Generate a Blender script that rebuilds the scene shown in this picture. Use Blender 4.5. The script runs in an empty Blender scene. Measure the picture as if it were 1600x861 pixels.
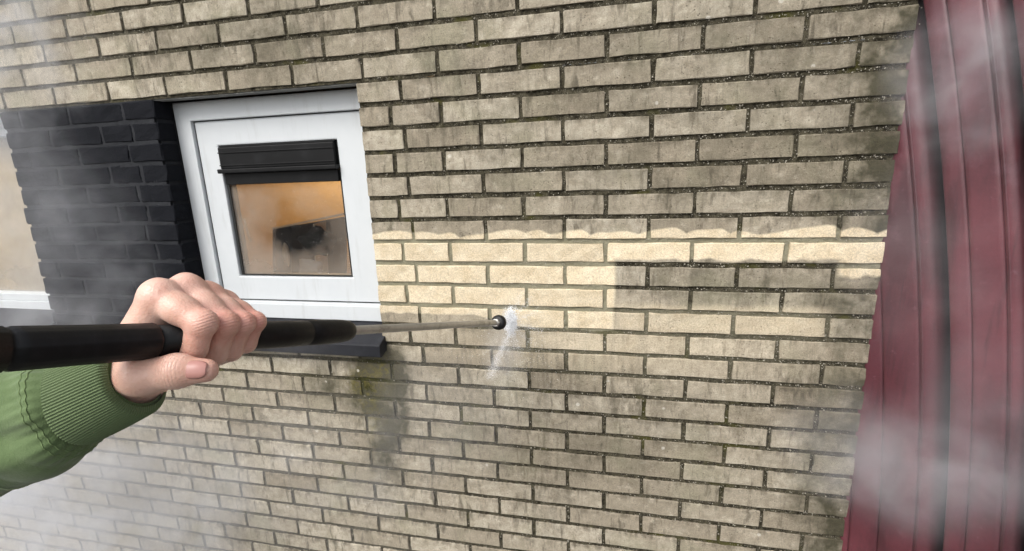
import bpy, bmesh, math, random
import numpy as np
from mathutils import Vector, Matrix
R = math.radians
random.seed(7)
rng = np.random.default_rng(7)
scene = bpy.context.scene
COL = scene.collection

# ------------------------------------------------------------------ camera
ZG = 2.05                       # height of the wall datum (top course centre) above the ground
LB, HC = 0.22, 0.06407         # brick pitch and course height
def W(u, v, z=0.0):             # wall metres (right, up from datum, out of the wall) -> Blender
    return Vector((u, -z, v + ZG))
CAM = W(0.69168, -0.27816, 1.27670)
def _d(a): return Vector((a[0], -a[2], a[1]))
CR = _d((0.976128, -0.037386, -0.213954)).normalized()
CD = _d((0.012281, -0.973997, 0.226227)).normalized()
CF = _d((-0.216848, -0.223454, -0.950287)).normalized()
FPX = 741.32
cam_d = bpy.data.cameras.new("camera")
cam_d.sensor_width = 36.0
cam_d.lens = FPX * 36.0 / 1600.0
cam_d.clip_start = 0.02
cam_d.clip_end = 2000
cam = bpy.data.objects.new("camera", cam_d)
COL.objects.link(cam)
M = Matrix((CR, -CD, -CF)).transposed().to_4x4()
M.translation = CAM
cam.matrix_world = M
scene.camera = cam
def at(px, py, d):              # a point of the place at depth d metres
    return CAM + CR * ((px - 800) / FPX * d) + CD * ((py - 430.5) / FPX * d) + CF * d

# ------------------------------------------------------------------ world, sun, exposure
SUN_EL, SUN_AZ = R(48), R(205)
world = bpy.data.worlds.new("World")
scene.world = world
world.use_nodes = True
nt = world.node_tree
nt.nodes.clear()
sky = nt.nodes.new("ShaderNodeTexSky")
sky.sky_type = 'NISHITA'
sky.sun_disc = False
sky.sun_elevation = SUN_EL
sky.sun_rotation = SUN_AZ
sky.dust_density = 4.0
hs = nt.nodes.new("ShaderNodeHueSaturation")
hs.inputs['Saturation'].default_value = 0.30
bgn = nt.nodes.new("ShaderNodeBackground")
bgn.inputs['Strength'].default_value = 0.14
wo = nt.nodes.new("ShaderNodeOutputWorld")
nt.links.new(sky.outputs[0], hs.inputs['Color'])
nt.links.new(hs.outputs[0], bgn.inputs[0])
nt.links.new(bgn.outputs[0], wo.inputs[0])
sun_d = bpy.data.lights.new("sun", 'SUN')
sun_d.energy = 1.2
sun_d.angle = R(35)
sun_d.color = (1.0, 0.96, 0.9)
sun = bpy.data.objects.new("sun", sun_d)
COL.objects.link(sun)
# direction towards the sun: behind the camera, a little left, high
sdir = Vector((math.sin(SUN_AZ) * math.cos(SUN_EL), math.cos(SUN_AZ) * math.cos(SUN_EL), math.sin(SUN_EL)))
sun.rotation_euler = sdir.to_track_quat('Z', 'Y').to_euler()
sun.location = sdir * 20
scene.view_settings.view_transform = 'Standard'
scene.view_settings.look = 'None'
scene.view_settings.gamma = 1
scene.view_settings.use_curve_mapping = False
scene.view_settings.exposure = 0.72
scene.render.engine = 'CYCLES'
cy = scene.cycles
cy.use_denoising = True
cy.max_bounces = 6
cy.transparent_max_bounces = 12
cy.volume_bounces = 1
cy.volume_step_rate = 2.0
cy.sample_clamp_indirect = 6

# ------------------------------------------------------------------ node helpers
class X:
    """a float socket with arithmetic"""
    def __init__(s, t, sock): s.t, s.s = t, sock
    def _m(s, op, *o, clamp=False):
        n = s.t.nodes.new("ShaderNodeMath"); n.operation = op; n.use_clamp = clamp
        for i, a in enumerate((s,) + o):
            if isinstance(a, X): s.t.links.new(a.s, n.inputs[i])
            else: n.inputs[i].default_value = a
        return X(s.t, n.outputs[0])
    def __add__(s, o): return s._m('ADD', o)
    __radd__ = __add__
    def __sub__(s, o): return s._m('SUBTRACT', o)
    def __rsub__(s, o): return (s * -1.0) + o
    def __mul__(s, o): return s._m('MULTIPLY', o)
    __rmul__ = __mul__
    def __truediv__(s, o): return s._m('DIVIDE', o)
    def mn(s, o): return s._m('MINIMUM', o)
    def mx(s, o): return s._m('MAXIMUM', o)
    def pw(s, o): return s._m('POWER', o)
    def ab(s): return s._m('ABSOLUTE')
    def sin(s): return s._m('SINE')
    def exp(s): return s._m('EXPONENT')
    def clamp(s): return s._m('ADD', 0.0, clamp=True)
    def ss(s, a, b, lo=0.0, hi=1.0):
        n = s.t.nodes.new("ShaderNodeMapRange"); n.interpolation_type = 'SMOOTHSTEP'
        s.t.links.new(s.s, n.inputs[0])
        for i, q in ((1, a), (2, b), (3, lo), (4, hi)): n.inputs[i].default_value = q
        return X(s.t, n.outputs[0])

class Mat:
    def __init__(s, name):
        s.m = bpy.data.materials.new(name); s.m.use_nodes = True
        s.t = s.m.node_tree; s.t.nodes.clear()
        s.out = s.t.nodes.new("ShaderNodeOutputMaterial")
    def new(s, k): return s.t.nodes.new(k)
    def link(s, a, b): s.t.links.new(a.s if isinstance(a, X) else a, b)
    def pos(s):
        n = s.new("ShaderNodeNewGeometry"); return n.outputs['Position']
    def obj(s):
        n = s.new("ShaderNodeTexCoord"); return n.outputs['Object']
    def xyz(s, vec):
        n = s.new("ShaderNodeSeparateXYZ"); s.link(vec, n.inputs[0])
        return [X(s.t, n.outputs[i]) for i in range(3)]
    def scl(s, vec, k, off=(0, 0, 0)):
        n = s.new("ShaderNodeMapping"); s.link(vec, n.inputs[0])
        n.inputs['Scale'].default_value = k; n.inputs['Location'].default_value = off
        return n.outputs[0]
    def noise(s, vec, scale, detail=3, rough=0.5, dist=0.0):
        n = s.new("ShaderNodeTexNoise"); s.link(vec, n.inputs['Vector'])
        n.inputs['Scale'].default_value = scale; n.inputs['Detail'].default_value = detail
        n.inputs['Roughness'].default_value = rough; n.inputs['Distortion'].default_value = dist
        return X(s.t, n.outputs['Fac'])
    def voro(s, vec, scale, rnd=1.0):
        n = s.new("ShaderNodeTexVoronoi"); s.link(vec, n.inputs['Vector'])
        n.inputs['Scale'].default_value = scale; n.inputs['Randomness'].default_value = rnd
        return X(s.t, n.outputs['Distance']), n.outputs['Color']
    def mix(s, f, a, b):
        n = s.new("ShaderNodeMix"); n.data_type = 'RGBA'
        if isinstance(f, X): s.link(f, n.inputs[0])
        else: n.inputs[0].default_value = f
        for q, i in ((a, 6), (b, 7)):
            if isinstance(q, (tuple, list)): n.inputs[i].default_value = (*q[:3], 1)
            else: s.link(q, n.inputs[i])
        return n.outputs[2]
    def gain(s, col, f):
        n = s.new("ShaderNodeVectorMath"); n.operation = 'SCALE'
        s.link(col, n.inputs[0])
        if isinstance(f, X): s.link(f, n.inputs[3])
        else: n.inputs[3].default_value = f
        return n.outputs[0]
    def rand(s):
        n = s.new("ShaderNodeObjectInfo"); return X(s.t, n.outputs['Random'])
    def attr(s, name, kind='GEOMETRY'):
        n = s.new("ShaderNodeAttribute"); n.attribute_name = name; n.attribute_type = kind
        return X(s.t, n.outputs['Fac'])
    def bump(s, h, strength, dist):
        n = s.new("ShaderNodeBump"); s.link(h, n.inputs['Height'])
        n.inputs['Strength'].default_value = strength; n.inputs['Distance'].default_value = dist
        return n.outputs[0]
    def pbr(s, col, rough=0.8, spec=0.3, bump=None, **kw):
        n = s.new("ShaderNodeBsdfPrincipled")
        if isinstance(col, (tuple, list)): n.inputs['Base Color'].default_value = (*col[:3], 1)
        else: s.link(col, n.inputs['Base Color'])
        if isinstance(rough, X): s.link(rough, n.inputs['Roughness'])
        else: n.inputs['Roughness'].default_value = rough
        n.inputs['Specular IOR Level'].default_value = spec
        if bump is not None: s.link(bump, n.inputs['Normal'])
        for k, v in kw.items():
            i = n.inputs[k.replace('_', ' ')]
            i.default_value = v
        s.link(n.outputs[0], s.out.inputs[0])
        return n

# ------------------------------------------------------------------ wall stains shared by brick and mortar
def cleaned_mask(m, p):
    """where the lance has already washed the wall: a strip with wavy edges"""
    x, y, zz = m.xyz(p)
    v = zz - ZG
    u = x
    n1 = m.noise(m.scl(p, (1, 0, 0)), 5.5, 1, 0.4) - 0.5
    n2 = m.noise(m.scl(p, (1, 0, 0.35)), 17, 2, 0.5) - 0.5
    hump = ((u * 28.5 + 0.8 + n1 * 9.0).sin()).ab() * (n2 * 0.03 + 0.010)
    wob = n1 * 0.050 + n2 * 0.018
    top = (v + wob + 0.462 - hump).ss(-0.0035, 0.0035, 1.0, 0.0)
    edge = (u + n2 * 0.02).ss(0.676, 0.690, 1.0, 0.0)
    low1 = (v + (u.ss(0.28, 0.42) * 0.036) + 0.700 + n2 * 0.022).ss(-0.004, 0.004)
    low2 = (v + 0.531 + n2 * 0.028 + n1 * 0.012).ss(-0.004, 0.004)
    low3 = (v + 0.570 + n2 * 0.04).ss(-0.006, 0.006) * (u + n1 * 0.05).ss(1.205, 1.225)
    a = top * ((edge * low1).mx(low2).mx(low3))
    # half-rinsed courses to the lower right of the jet
    b1 = (v + 0.655 + n2 * 0.02).ss(-0.015, 0.015, 1.0, 0.0) * (v + 0.735).ss(-0.02, 0.02) * u.ss(0.66, 0.72) * u.ss(1.17, 1.25, 1.0, 0.0)
    b2 = (((u - 0.62) * 2.2).pw(2.0) * -1.0).exp() * (((v + 0.77) * 11.0).pw(2.0) * -1.0).exp()
    return a.mx(b1 * 0.55).mx(b2 * 0.45).clamp()

def gauss(u, v, cu, cv, su, sv):
    return ((((u - cu) / su).pw(2.0) + ((v - cv) / sv).pw(2.0)) * -1.0).exp()

def grime_mask(m, p):
    """run-off below the sill end, soot beside the cladding, weathering below the eaves"""
    x, y, zz = m.xyz(p)
    v = zz - ZG
    n = m.noise(p, 9, 4, 0.6)
    x0 = x
    x = x + (m.noise(m.scl(p, (1, 1, 0.6)), 11, 4, 0.6) - 0.5) * 0.16
    g = gauss(x, v, -0.050, -0.90, 0.075, 0.10) * 1.2
    g = g + gauss(x, v, -0.055, -1.10, 0.070, 0.24) * 1.0
    g = g + gauss(x, v, -0.16, -0.95, 0.12, 0.07) * 0.9
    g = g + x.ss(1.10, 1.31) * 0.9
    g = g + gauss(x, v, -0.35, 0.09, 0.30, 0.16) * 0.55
    g = g + gauss(x, v, 1.12, 0.05, 0.35, 0.2) * 0.25
    g = g + gauss(x, v, 0.9, -0.33, 0.6, 0.12) * 0.2
    g = g + gauss(x, v, 0.95, -0.60, 0.25, 0.06) * 0.55
    g = g + gauss(x, v, 0.55, -1.05, 0.9, 0.22) * 0.36 + gauss(x, v, 0.75, -0.15, 0.7, 0.25) * 0.32
    tail = gauss(x, v, -0.015, -0.875, 0.055, 0.07) * 1.3 + gauss(x, v, -0.05, -1.00, 0.06, 0.14) * 0.55
    return (g * n.ss(0.30, 0.66, 0.15, 1.15) + tail * (n * 0.8 + 0.45)).clamp()

# ------------------------------------------------------------------ materials
def brick_material():
    m = Mat("yellow_brick")
    p = m.pos()
    rnd = m.rand()
    fine = m.noise(p, 240, 5, 0.75)
    grit_ = m.noise(p, 520, 3, 0.7)
    mott = m.noise(p, 24, 5, 0.65)
    strk = m.noise(m.scl(p, (42, 20, 8)), 1.0, 5, 0.65, 0.4)
    strk2 = m.noise(m.scl(p, (95, 30, 16)), 1.0, 4, 0.65)
    blot = m.noise(p, 60, 5, 0.7)
    clean = cleaned_mask(m, p)
    grime_shade = grime_mask(m, p)
    soot = (m.noise(m.scl(p, (1, 1, 0.8), (2, 4, 1)), 4.2, 5, 0.62).ss(0.50, 0.72) * m.noise(m.scl(p, (30, 12, 9)), 1.0, 5, 0.7).ss(0.40, 0.66)).clamp()
    c_clean = m.mix(mott.ss(0.3, 0.7), (0.60, 0.495, 0.335), (0.73, 0.635, 0.47))
    c_dirt = m.mix(rnd, (0.340, 0.294, 0.220), (0.466, 0.420, 0.334))
    c_dirt = m.mix(mott.ss(0.38, 0.68) * 0.75, c_dirt, (0.282, 0.242, 0.180))
    c_dirt = m.mix(blot.ss(0.48, 0.70) * 0.55, c_dirt, (0.225, 0.192, 0.140))
    c_dirt = m.mix(strk.ss(0.53, 0.70) * 0.8, c_dirt, (0.115, 0.098, 0.072))
    c_dirt = m.mix(strk2.ss(0.57, 0.72) * 0.6, c_dirt, (0.150, 0.126, 0.092))
    c_dirt = m.mix(m.noise(m.scl(p, (1, 1, 1), (5, 2, 8)), 31, 4, 0.6).ss(0.55, 0.72) * 0.55, c_dirt, (0.55, 0.50, 0.40))
    c_dirt = m.mix(soot * 0.85, c_dirt, (0.088, 0.076, 0.055))
    green = m.noise(p, 6, 3, 0.5).ss(0.48, 0.70) * 0.32
    c_dirt = m.mix(green, c_dirt, (0.300, 0.295, 0.195))
    u, _, zz = m.xyz(p)
    # top arrises of each course hold more soot
    row = ((zz - ZG) / HC + 0.5)._m('FRACT')
    arris = row.ss(0.62, 0.88) * m.noise(m.scl(p, (34, 20, 4)), 1.0, 4, 0.65).ss(0.44, 0.64)
    c_dirt = m.mix((grime_shade * (blot * 1.0 + 0.55)).clamp() * 0.94, c_dirt, (0.050, 0.046, 0.026))
    c_dirt = m.mix(arris * 0.7, c_dirt, (0.105, 0.088, 0.062))
    mossy = ((gauss(u, zz - ZG, -0.10, -0.945, 0.06, 0.055) + gauss(u, zz - ZG, -0.03, -0.88, 0.03, 0.03) + gauss(u, zz - ZG, -0.09, -1.06, 0.04, 0.10) * 0.5) * m.noise(p, 45, 4, 0.7).ss(0.40, 0.60)).clamp()
    c_dirt = m.mix(mossy * 0.85, c_dirt, (0.125, 0.105, 0.018))
    col = m.mix(clean, c_dirt, c_clean)
    d1, _ = m.voro(p, 105)
    pit = d1.ss(0.12, 0.20, 1.0, 0.0) * m.noise(p, 16, 2).ss(0.46, 0.58)
    col = m.mix(pit * 0.7 * (1.0 - clean * 0.7), col, (0.10, 0.082, 0.056))
    d2, _ = m.voro(m.scl(p, (1, 1, 1), (3.1, 0, 1.7)), 8.5)
    lich = (d2 + (fine - 0.5) * 0.09).ss(0.040, 0.056, 1.0, 0.0) * (1.0 - clean)
    col = m.mix(lich * 0.65, col, (0.60, 0.57, 0.50))
    grain = fine.ss(0.28, 0.72, 0.74, 1.20) * grit_.ss(0.3, 0.7, 0.88, 1.12)
    col = m.gain(col, grain * (rnd * 0.16 + 0.93))
    h = fine * 0.9 + blot * 0.6 - pit * 0.8 + grit_ * 0.4
    b = m.bump(h, 0.7, 0.0024)
    drip = m.noise(m.scl(p, (55, 10, 2.2)), 1.0, 3, 0.55).ss(0.50, 0.62)
    wet = (gauss(u, zz - ZG, 0.42, -0.86, 0.32, 0.17) * (drip * 0.8 + 0.2) + gauss(u, zz - ZG, 0.36, -0.75, 0.10, 0.05)).clamp()
    col = m.gain(col, wet * -0.26 + 1.0)
    m.pbr(col, wet * -0.55 + 0.9, 0.3, b)
    return m.m

def mortar_material():
    m = Mat("weathered_mortar")
    p = m.pos()
    clean = cleaned_mask(m, p)
    fine = m.noise(p, 420, 4, 0.7)
    mid = m.noise(p, 70, 4, 0.65)
    col = m.mix(mid.ss(0.3, 0.7), (0.024, 0.021, 0.014), (0.095, 0.085, 0.058))
    sp, _ = m.voro(p, 330)
    col = m.mix(sp.ss(0.12, 0.30, 1.0, 0.0) * m.noise(p, 60, 3).ss(0.45, 0.6), col, (0.34, 0.315, 0.26))
    u, _, zz = m.xyz(p)
    v = zz - ZG
    pale = u.ss(0.45, -0.45) * v.ss(-0.85, -1.05, 0.0, 0.75)
    pale = (u.ss(-0.55, -1.15) * v.ss(-0.06, 0.0)).mx(pale)
    col = m.mix(pale * 0.75, col, m.gain(m.mix(mid, (0.10, 0.092, 0.072), (0.20, 0.185, 0.15)), 1.0))
    col = m.mix(clean * 0.95, col, m.mix(mid, (0.20, 0.19, 0.13), (0.34, 0.32, 0.23)))
    moss = m.noise(p, 5.5, 4, 0.6).ss(0.56, 0.66) * (1.0 - clean)
    col = m.mix(moss * 0.75, col, (0.075, 0.072, 0.018))
    mm = (gauss(u, v, -0.07, -0.93, 0.08, 0.08)).clamp()
    col = m.mix(mm * 0.8, col, (0.05, 0.052, 0.012))
    col = m.gain(col, fine * 0.9 + 0.55)
    b = m.bump(fine + mid, 0.8, 0.004)
    m.pbr(col, 0.95, 0.1, b)
    return m.m

def grit_material():
    m = Mat("pale_grit")
    p = m.pos()
    n = m.noise(p, 120, 2)
    m.pbr(m.mix(n, (0.13, 0.12, 0.09), (0.46, 0.43, 0.36)), 0.9, 0.2)
    return m.m

def black_paint_material(mort=False):
    m = Mat("black_painted_mortar" if mort else "black_painted_brick")
    p = m.pos()
    fine = m.noise(p, 260, 4, 0.65)
    mid = m.noise(p, 34, 5, 0.65)
    a, b_ = ((0.015, 0.016, 0.019), (0.036, 0.038, 0.042)) if mort else ((0.0045, 0.0052, 0.0075), (0.0105, 0.0115, 0.0150))
    col = m.mix(mid, a, b_)
    chip = m.noise(p, 55, 5, 0.7).ss(0.72, 0.76)
    col = m.mix(chip * 0.35, col, (0.22, 0.21, 0.19))
    b = m.bump(fine * 0.6 + mid * 1.2, 0.7, 0.004)
    m.pbr(col, 0.85, 0.12, b)
    return m.m

def simple(name, col, rough=0.5, spec=0.5, nscale=None, namt=0.15, bump=0.0, bdist=0.001, dirt=None, **kw):
    m = Mat(name)
    p = m.pos()
    c = col
    b = None
    if nscale:
        n = m.noise(p, nscale, 4, 0.6)
        lo = tuple(q * (1 - namt) for q in col); hi = tuple(min(1, q * (1 + namt)) for q in col)
        c = m.mix(n, lo, hi)
        if dirt:
            c = m.mix(m.noise(p, dirt[1], 5, 0.65).ss(dirt[2], dirt[3]) * dirt[4], c, dirt[0])
        if bump: b = m.bump(n, bump, bdist)
    m.pbr(c, rough, spec, b, **kw)
    return m.m

MT = {}
MT['brick'] = brick_material()
MT['mortar'] = mortar_material()
MT['grit'] = grit_material()
MT['blackbrick'] = black_paint_material()
MT['blackmortar'] = black_paint_material(True)
def pvc_material():
    m = Mat("white_window_paint")
    p = m.pos()
    n = m.noise(m.scl(p, (40, 20, 6)), 1.0, 4, 0.6)
    n2 = m.noise(p, 18, 4, 0.6)
    c = m.mix(n2, (0.53, 0.56, 0.58), (0.59, 0.615, 0.63))
    c = m.mix(n.ss(0.52, 0.80) * 0.4, c, (0.40, 0.41, 0.40))
    sp, _ = m.voro(p, 60)
    c = m.mix(sp.ss(0.03, 0.06, 1.0, 0.0) * 0.45, c, (0.30, 0.28, 0.25))
    m.pbr(c, 0.38, 0.45, m.bump(n2, 0.15, 0.002))
    return m.m
MT['pvc'] = pvc_material()
MT['gasket'] = simple("black_gasket", (0.012, 0.013, 0.013), 0.5, 0.4, 50)
MT['vent'] = simple("black_aluminium", (0.0045, 0.0047, 0.0052), 0.5, 0.2, 30, 0.4, 0.1, 0.001, dirt=((0.018, 0.0185, 0.020), 12, 0.5, 0.75, 0.6))
MT['sill'] = simple("dark_stone_sill", (0.010, 0.011, 0.015), 0.5, 0.3, 60, 0.4, 0.3, 0.001, dirt=((0.030, 0.032, 0.037), 14, 0.5, 0.72, 0.6))
MT['lead'] = simple("grey_lintel_metal", (0.20, 0.20, 0.19), 0.6, 0.4, 30, 0.4, 0.3, 0.001)
MT['dark'] = simple("shadow_gap_black", (0.01, 0.01, 0.01), 0.9, 0.1, 20)  # near-black that paints the shadow gap over the window

def glass_material(name, fog, fogcol, drops=True):
    m = Mat(name)
    p = m.pos()
    u, _, zz = m.xyz(p)
    v = zz - ZG
    low = v.ss(-0.44, -0.62)
    n = m.noise(p, 9, 4, 0.6)
    fac = ((n - 0.5) * 0.5 + fog + low * 0.20 + u.ss(-0.36, -0.58) * 0.16 - gauss(u, v, -0.335, -0.475, 0.10, 0.065) * 0.30).clamp()
    tr = m.new("ShaderNodeBsdfTransparent"); tr.inputs[0].default_value = (0.93, 0.93, 0.92, 1)
    df = m.new("ShaderNodeBsdfDiffuse"); df.inputs[0].default_value = (*fogcol, 1)
    tl = m.new("ShaderNodeBsdfTranslucent"); tl.inputs[0].default_value = (*fogcol, 1)
    a = m.new("ShaderNodeMixShader"); a.inputs[0].default_value = 0.5
    m.link(df.outputs[0], a.inputs[1]); m.link(tl.outputs[0], a.inputs[2])
    b = m.new("ShaderNodeMixShader"); m.link(fac, b.inputs[0])
    m.link(tr.outputs[0], b.inputs[1]); m.link(a.outputs[0], b.inputs[2])
    gl = m.new("ShaderNodeBsdfGlossy"); gl.inputs['Roughness'].default_value = 0.06
    d, _ = m.voro(m.scl(p, (1, 1, 0.7)), 210)
    hgt = d.ss(0.15, 0.45, 1.0, 0.0) * m.noise(p, 40, 3).ss(0.45, 0.6)
    if drops:
        m.link(m.bump(hgt, 1.0, 0.004), gl.inputs['Normal'])
    lw = m.new("ShaderNodeLayerWeight"); lw.inputs[0].default_value = 0.5
    fr = X(m.t, lw.outputs['Facing']).pw(4.0) * 0.5 + 0.03 + (hgt * 0.10 if drops else 0.0)
    c = m.new("ShaderNodeMixShader"); m.link(fr.clamp(), c.inputs[0])
    m.link(b.outputs[0], c.inputs[1]); m.link(gl.outputs[0], c.inputs[2])
    m.link(c.outputs[0], m.out.inputs[0])
    return m.m
MT['fogglass'] = glass_material("fogged_glass", 0.12, (0.52, 0.49, 0.45))
MT['glass'] = glass_material("window_glass", 0.04, (0.6, 0.58, 0.55), False)
MT['blind'] = simple("cream_blind", (0.74, 0.62, 0.46), 0.85, 0.1, 8, 0.08, 0.2, 0.002)
MT['roomwall'] = simple("ochre_room_wall", (0.62, 0.45, 0.25), 0.8, 0.2, 6, 0.12, 0.2, 0.002)
MT['cabinet'] = simple("dark_wood_cabinet", (0.030, 0.018, 0.013), 0.5, 0.3, 12, 0.5)
MT['cabedge'] = simple("pale_edge_strip", (0.62, 0.55, 0.46), 0.4, 0.4, 30)
MT['towel'] = simple("charcoal_towel", (0.02, 0.02, 0.021), 0.95, 0.05, 40, 0.5, 0.6, 0.004)
MT['greycloth'] = simple("grey_cloth", (0.33, 0.33, 0.33), 0.95, 0.05, 40, 0.2, 0.6, 0.004)

def maroon_material():
    m = Mat("maroon_painted_metal")
    p = m.pos()
    o = m.noise(m.scl(p, (9, 9, 2.2)), 1.0, 5, 0.6)
    f = m.noise(p, 160, 4, 0.65)
    big = m.noise(p, 5, 4, 0.6)
    c = m.mix(big.ss(0.35, 0.65), (0.088, 0.024, 0.032), (0.130, 0.036, 0.046))
    c = m.mix(o.ss(0.46, 0.66) * 0.7, c, (0.040, 0.014, 0.018))
    o2 = m.noise(m.scl(p, (38, 38, 2.6)), 1.0, 5, 0.65)
    c = m.mix(o2.ss(0.54, 0.70) * 0.55, c, (0.034, 0.013, 0.016))
    c = m.mix(m.noise(p, 9, 5, 0.7).ss(0.56, 0.72) * 0.3, c, (0.20, 0.105, 0.125))
    c = m.mix(m.noise(p, 60, 5, 0.7).ss(0.60, 0.74) * 0.25, c, (0.27, 0.15, 0.18))
    gr = m.attr("grime_shade")  # channel and groove shade painted dark, mixed with dirt
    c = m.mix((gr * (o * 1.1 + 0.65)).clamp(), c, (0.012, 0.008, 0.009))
    c = m.gain(c, f * 0.4 + 0.8)
    m.pbr(c, (o * 0.3 + 0.22), 0.5, m.bump(f + big + o2 * 0.6, 0.25, 0.0018))
    return m.m
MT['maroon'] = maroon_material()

def grip_material():
    m = Mat("black_rubber_grip")
    p = m.pos()
    n = m.noise(p, 90, 4, 0.6)
    k = m.noise(p, 900, 2, 0.5)
    c = m.mix(n.ss(0.4, 0.8), (0.004, 0.0042, 0.0046), (0.009, 0.0092, 0.010))
    m.pbr(c, (n * 0.25 + 0.30), 0.26, m.bump(n + k * 0.3, 0.25, 0.0012))
    return m.m
MT['grip'] = grip_material()
MT['steel'] = simple("stained_steel_tube", (0.46, 0.45, 0.425), 0.36, 0.5, 60, 0.25, 0.15, 0.0006, dirt=((0.19, 0.175, 0.15), 40, 0.5, 0.68, 0.6), Metallic=0.75)
MT['brass'] = simple("bright_collar", (0.7, 0.69, 0.66), 0.25, 0.5, 60, 0.1, Metallic=0.8)
MT['rubber'] = simple("black_nozzle_rubber", (0.006, 0.006, 0.007), 0.5, 0.35, 60, 0.3)

def skin_material():
    m = Mat("skin")
    o = m.obj()
    red = m.attr("red"); wr = m.attr("wrinkle"); al = m.attr("along")
    n1 = m.noise(o, 65, 4, 0.6)
    n2 = m.noise(o, 260, 4, 0.65)
    n3 = m.noise(o, 28, 3, 0.6)
    c = m.mix(n3.ss(0.35, 0.65), (0.60, 0.370, 0.285), (0.71, 0.485, 0.395))
    c = m.mix((red * (n1 * 0.9 + 0.5)).clamp() * 0.7, c, (0.56, 0.195, 0.150))
    c = m.mix(n1.ss(0.54, 0.70) * 0.35, c, (0.52, 0.235, 0.175))
    c = m.mix(n2.ss(0.58, 0.75) * 0.25, c, (0.44, 0.215, 0.155))
    fold = ((al * 2500.0 + (n1 - 0.5) * 7.0 + (n3 - 0.5) * 5.0).sin() * 0.5 + 0.5).pw(2.5)
    v1, _ = m.voro(m.scl(o, (1.0, 1.0, 1.4)), 520)
    c = m.mix((fold * wr * 0.25).clamp(), c, (0.36, 0.13, 0.095))
    h = n2 * 0.45 + v1 * 0.5 + n1 * 0.6 - fold * wr * 0.85
    pb = m.pbr(c, (n2 * 0.2 + 0.30), 0.5, m.bump(h, 0.36, 0.0013))
    pb.inputs['Subsurface Weight'].default_value = 0.14
    pb.inputs['Subsurface Radius'].default_value = (1.0, 0.35, 0.2)
    pb.inputs['Subsurface Scale'].default_value = 0.003
    return m.m
MT['skin'] = skin_material()
MT['nail'] = simple("thumb_nail", (0.43, 0.215, 0.185), 0.28, 0.5, 160, 0.12, 0.2, 0.0004)

def fabric_material(name, rib=False):
    m = Mat(name)
    p = m.pos()
    n = m.noise(p, 16, 4, 0.6)
    w = m.noise(p, 1100, 2, 0.6)
    k = m.noise(p, 60, 5, 0.7)
    c = m.mix(n, (0.088, 0.138, 0.052), (0.132, 0.188, 0.082))
    c = m.mix(k.ss(0.5, 0.75) * 0.4, c, (0.058, 0.100, 0.036))
    if rib: c = m.mix(0.35, c, (0.110, 0.145, 0.075))
    c = m.gain(c, w * 0.5 + 0.75)
    m.pbr(c, 0.85, 0.2, m.bump(w + k * 0.6, 0.5, 0.0012), Sheen_Weight=0.25)
    return m.m
MT['fabric'] = fabric_material("green_sweatshirt_fabric")
MT['ribfabric'] = fabric_material("green_ribbed_cuff", True)
MT['thread'] = simple("pale_seam_thread", (0.16, 0.22, 0.10), 0.85, 0.1, 300, 0.2)
MT['seamthread'] = simple("light_seam_thread", (0.34, 0.42, 0.26), 0.85, 0.1, 300, 0.2)
MT['moss'] = simple("yellow_green_moss", (0.060, 0.058, 0.014), 0.95, 0.1, 90, 0.5, 0.5, 0.003)
def ground_material():
    m = Mat("grey_paving")
    p = m.pos()
    n = m.noise(p, 40, 5, 0.65); k = m.noise(p, 2.5, 4, 0.6)
    m.pbr(m.mix(n, (0.07, 0.068, 0.062), (0.13, 0.125, 0.115)), 0.9, 0.2, m.bump(n + k, 0.5, 0.01))
    return m.m
MT['ground'] = ground_material()

# ------------------------------------------------------------------ object helpers
def link(o, parent=None):
    COL.objects.link(o)
    if parent is not None: o.parent = parent
    return o
def tag(o, label=None, cat=None, group=None, kind=None):
    if label: o["label"] = label
    if cat: o["category"] = cat
    if group: o["group"] = group
    if kind: o["kind"] = kind
    return o
def empty(name, loc=(0, 0, 0)):
    o = bpy.data.objects.new(name, None)
    o.empty_display_size = 0.1
    COL.objects.link(o)
    o.location = loc
    return o
def mesh_obj(name, verts, faces, mat, parent=None, smooth=False):
    me = bpy.data.meshes.new(name)
    me.from_pydata([tuple(v) for v in verts], [], [tuple(f) for f in faces])
    me.update()
    if smooth: me.polygons.foreach_set("use_smooth", [True] * len(me.polygons))
    if mat: me.materials.append(MT[mat])
    o = bpy.data.objects.new(name, me)
    link(o)
    if parent is not None:
        o.parent = parent
        if parent.type == 'EMPTY' or True:
            bpy_loc = parent_world(parent)
            o.matrix_parent_inverse = bpy_loc.inverted()
    return o
def parent_world(o):
    m = Matrix.Translation(o.location) if o.parent is None else parent_world(o.parent) @ o.matrix_parent_inverse @ Matrix.Translation(o.location)
    return m
def bm_obj(name, bm, mat, parent=None, smooth=False):
    me = bpy.data.meshes.new(name)
    bmesh.ops.recalc_face_normals(bm, faces=bm.faces)
    bm.to_mesh(me); bm.free()
    if smooth: me.polygons.foreach_set("use_smooth", [True] * len(me.polygons))
    if mat: me.materials.append(MT[mat])
    o = bpy.data.objects.new(name, me)
    link(o)
    if parent is not None:
        o.parent = parent
        o.matrix_parent_inverse = parent_world(parent).inverted()
    return o
def bm_box(bm, u0, u1, v0, v1, z0, z1, bev=0.0):
    """box in wall coordinates"""
    vs = []
    for z in (z0, z1):
        for (u, v) in ((u0, v0), (u1, v0), (u1, v1), (u0, v1)):
            vs.append(bm.verts.new(W(u, v, z)))
    fs = [(0, 1, 2, 3), (7, 6, 5, 4), (0, 4, 5, 1), (1, 5, 6, 2), (2, 6, 7, 3), (3, 7, 4, 0)]
    ff = [bm.faces.new([vs[i] for i in f]) for f in fs]
    if bev > 0:
        es = set()
        for f in ff:
            for e in f.edges: es.add(e)
        bmesh.ops.bevel(bm, geom=list(es), offset=bev, segments=2, profile=0.6, affect='EDGES')
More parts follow.
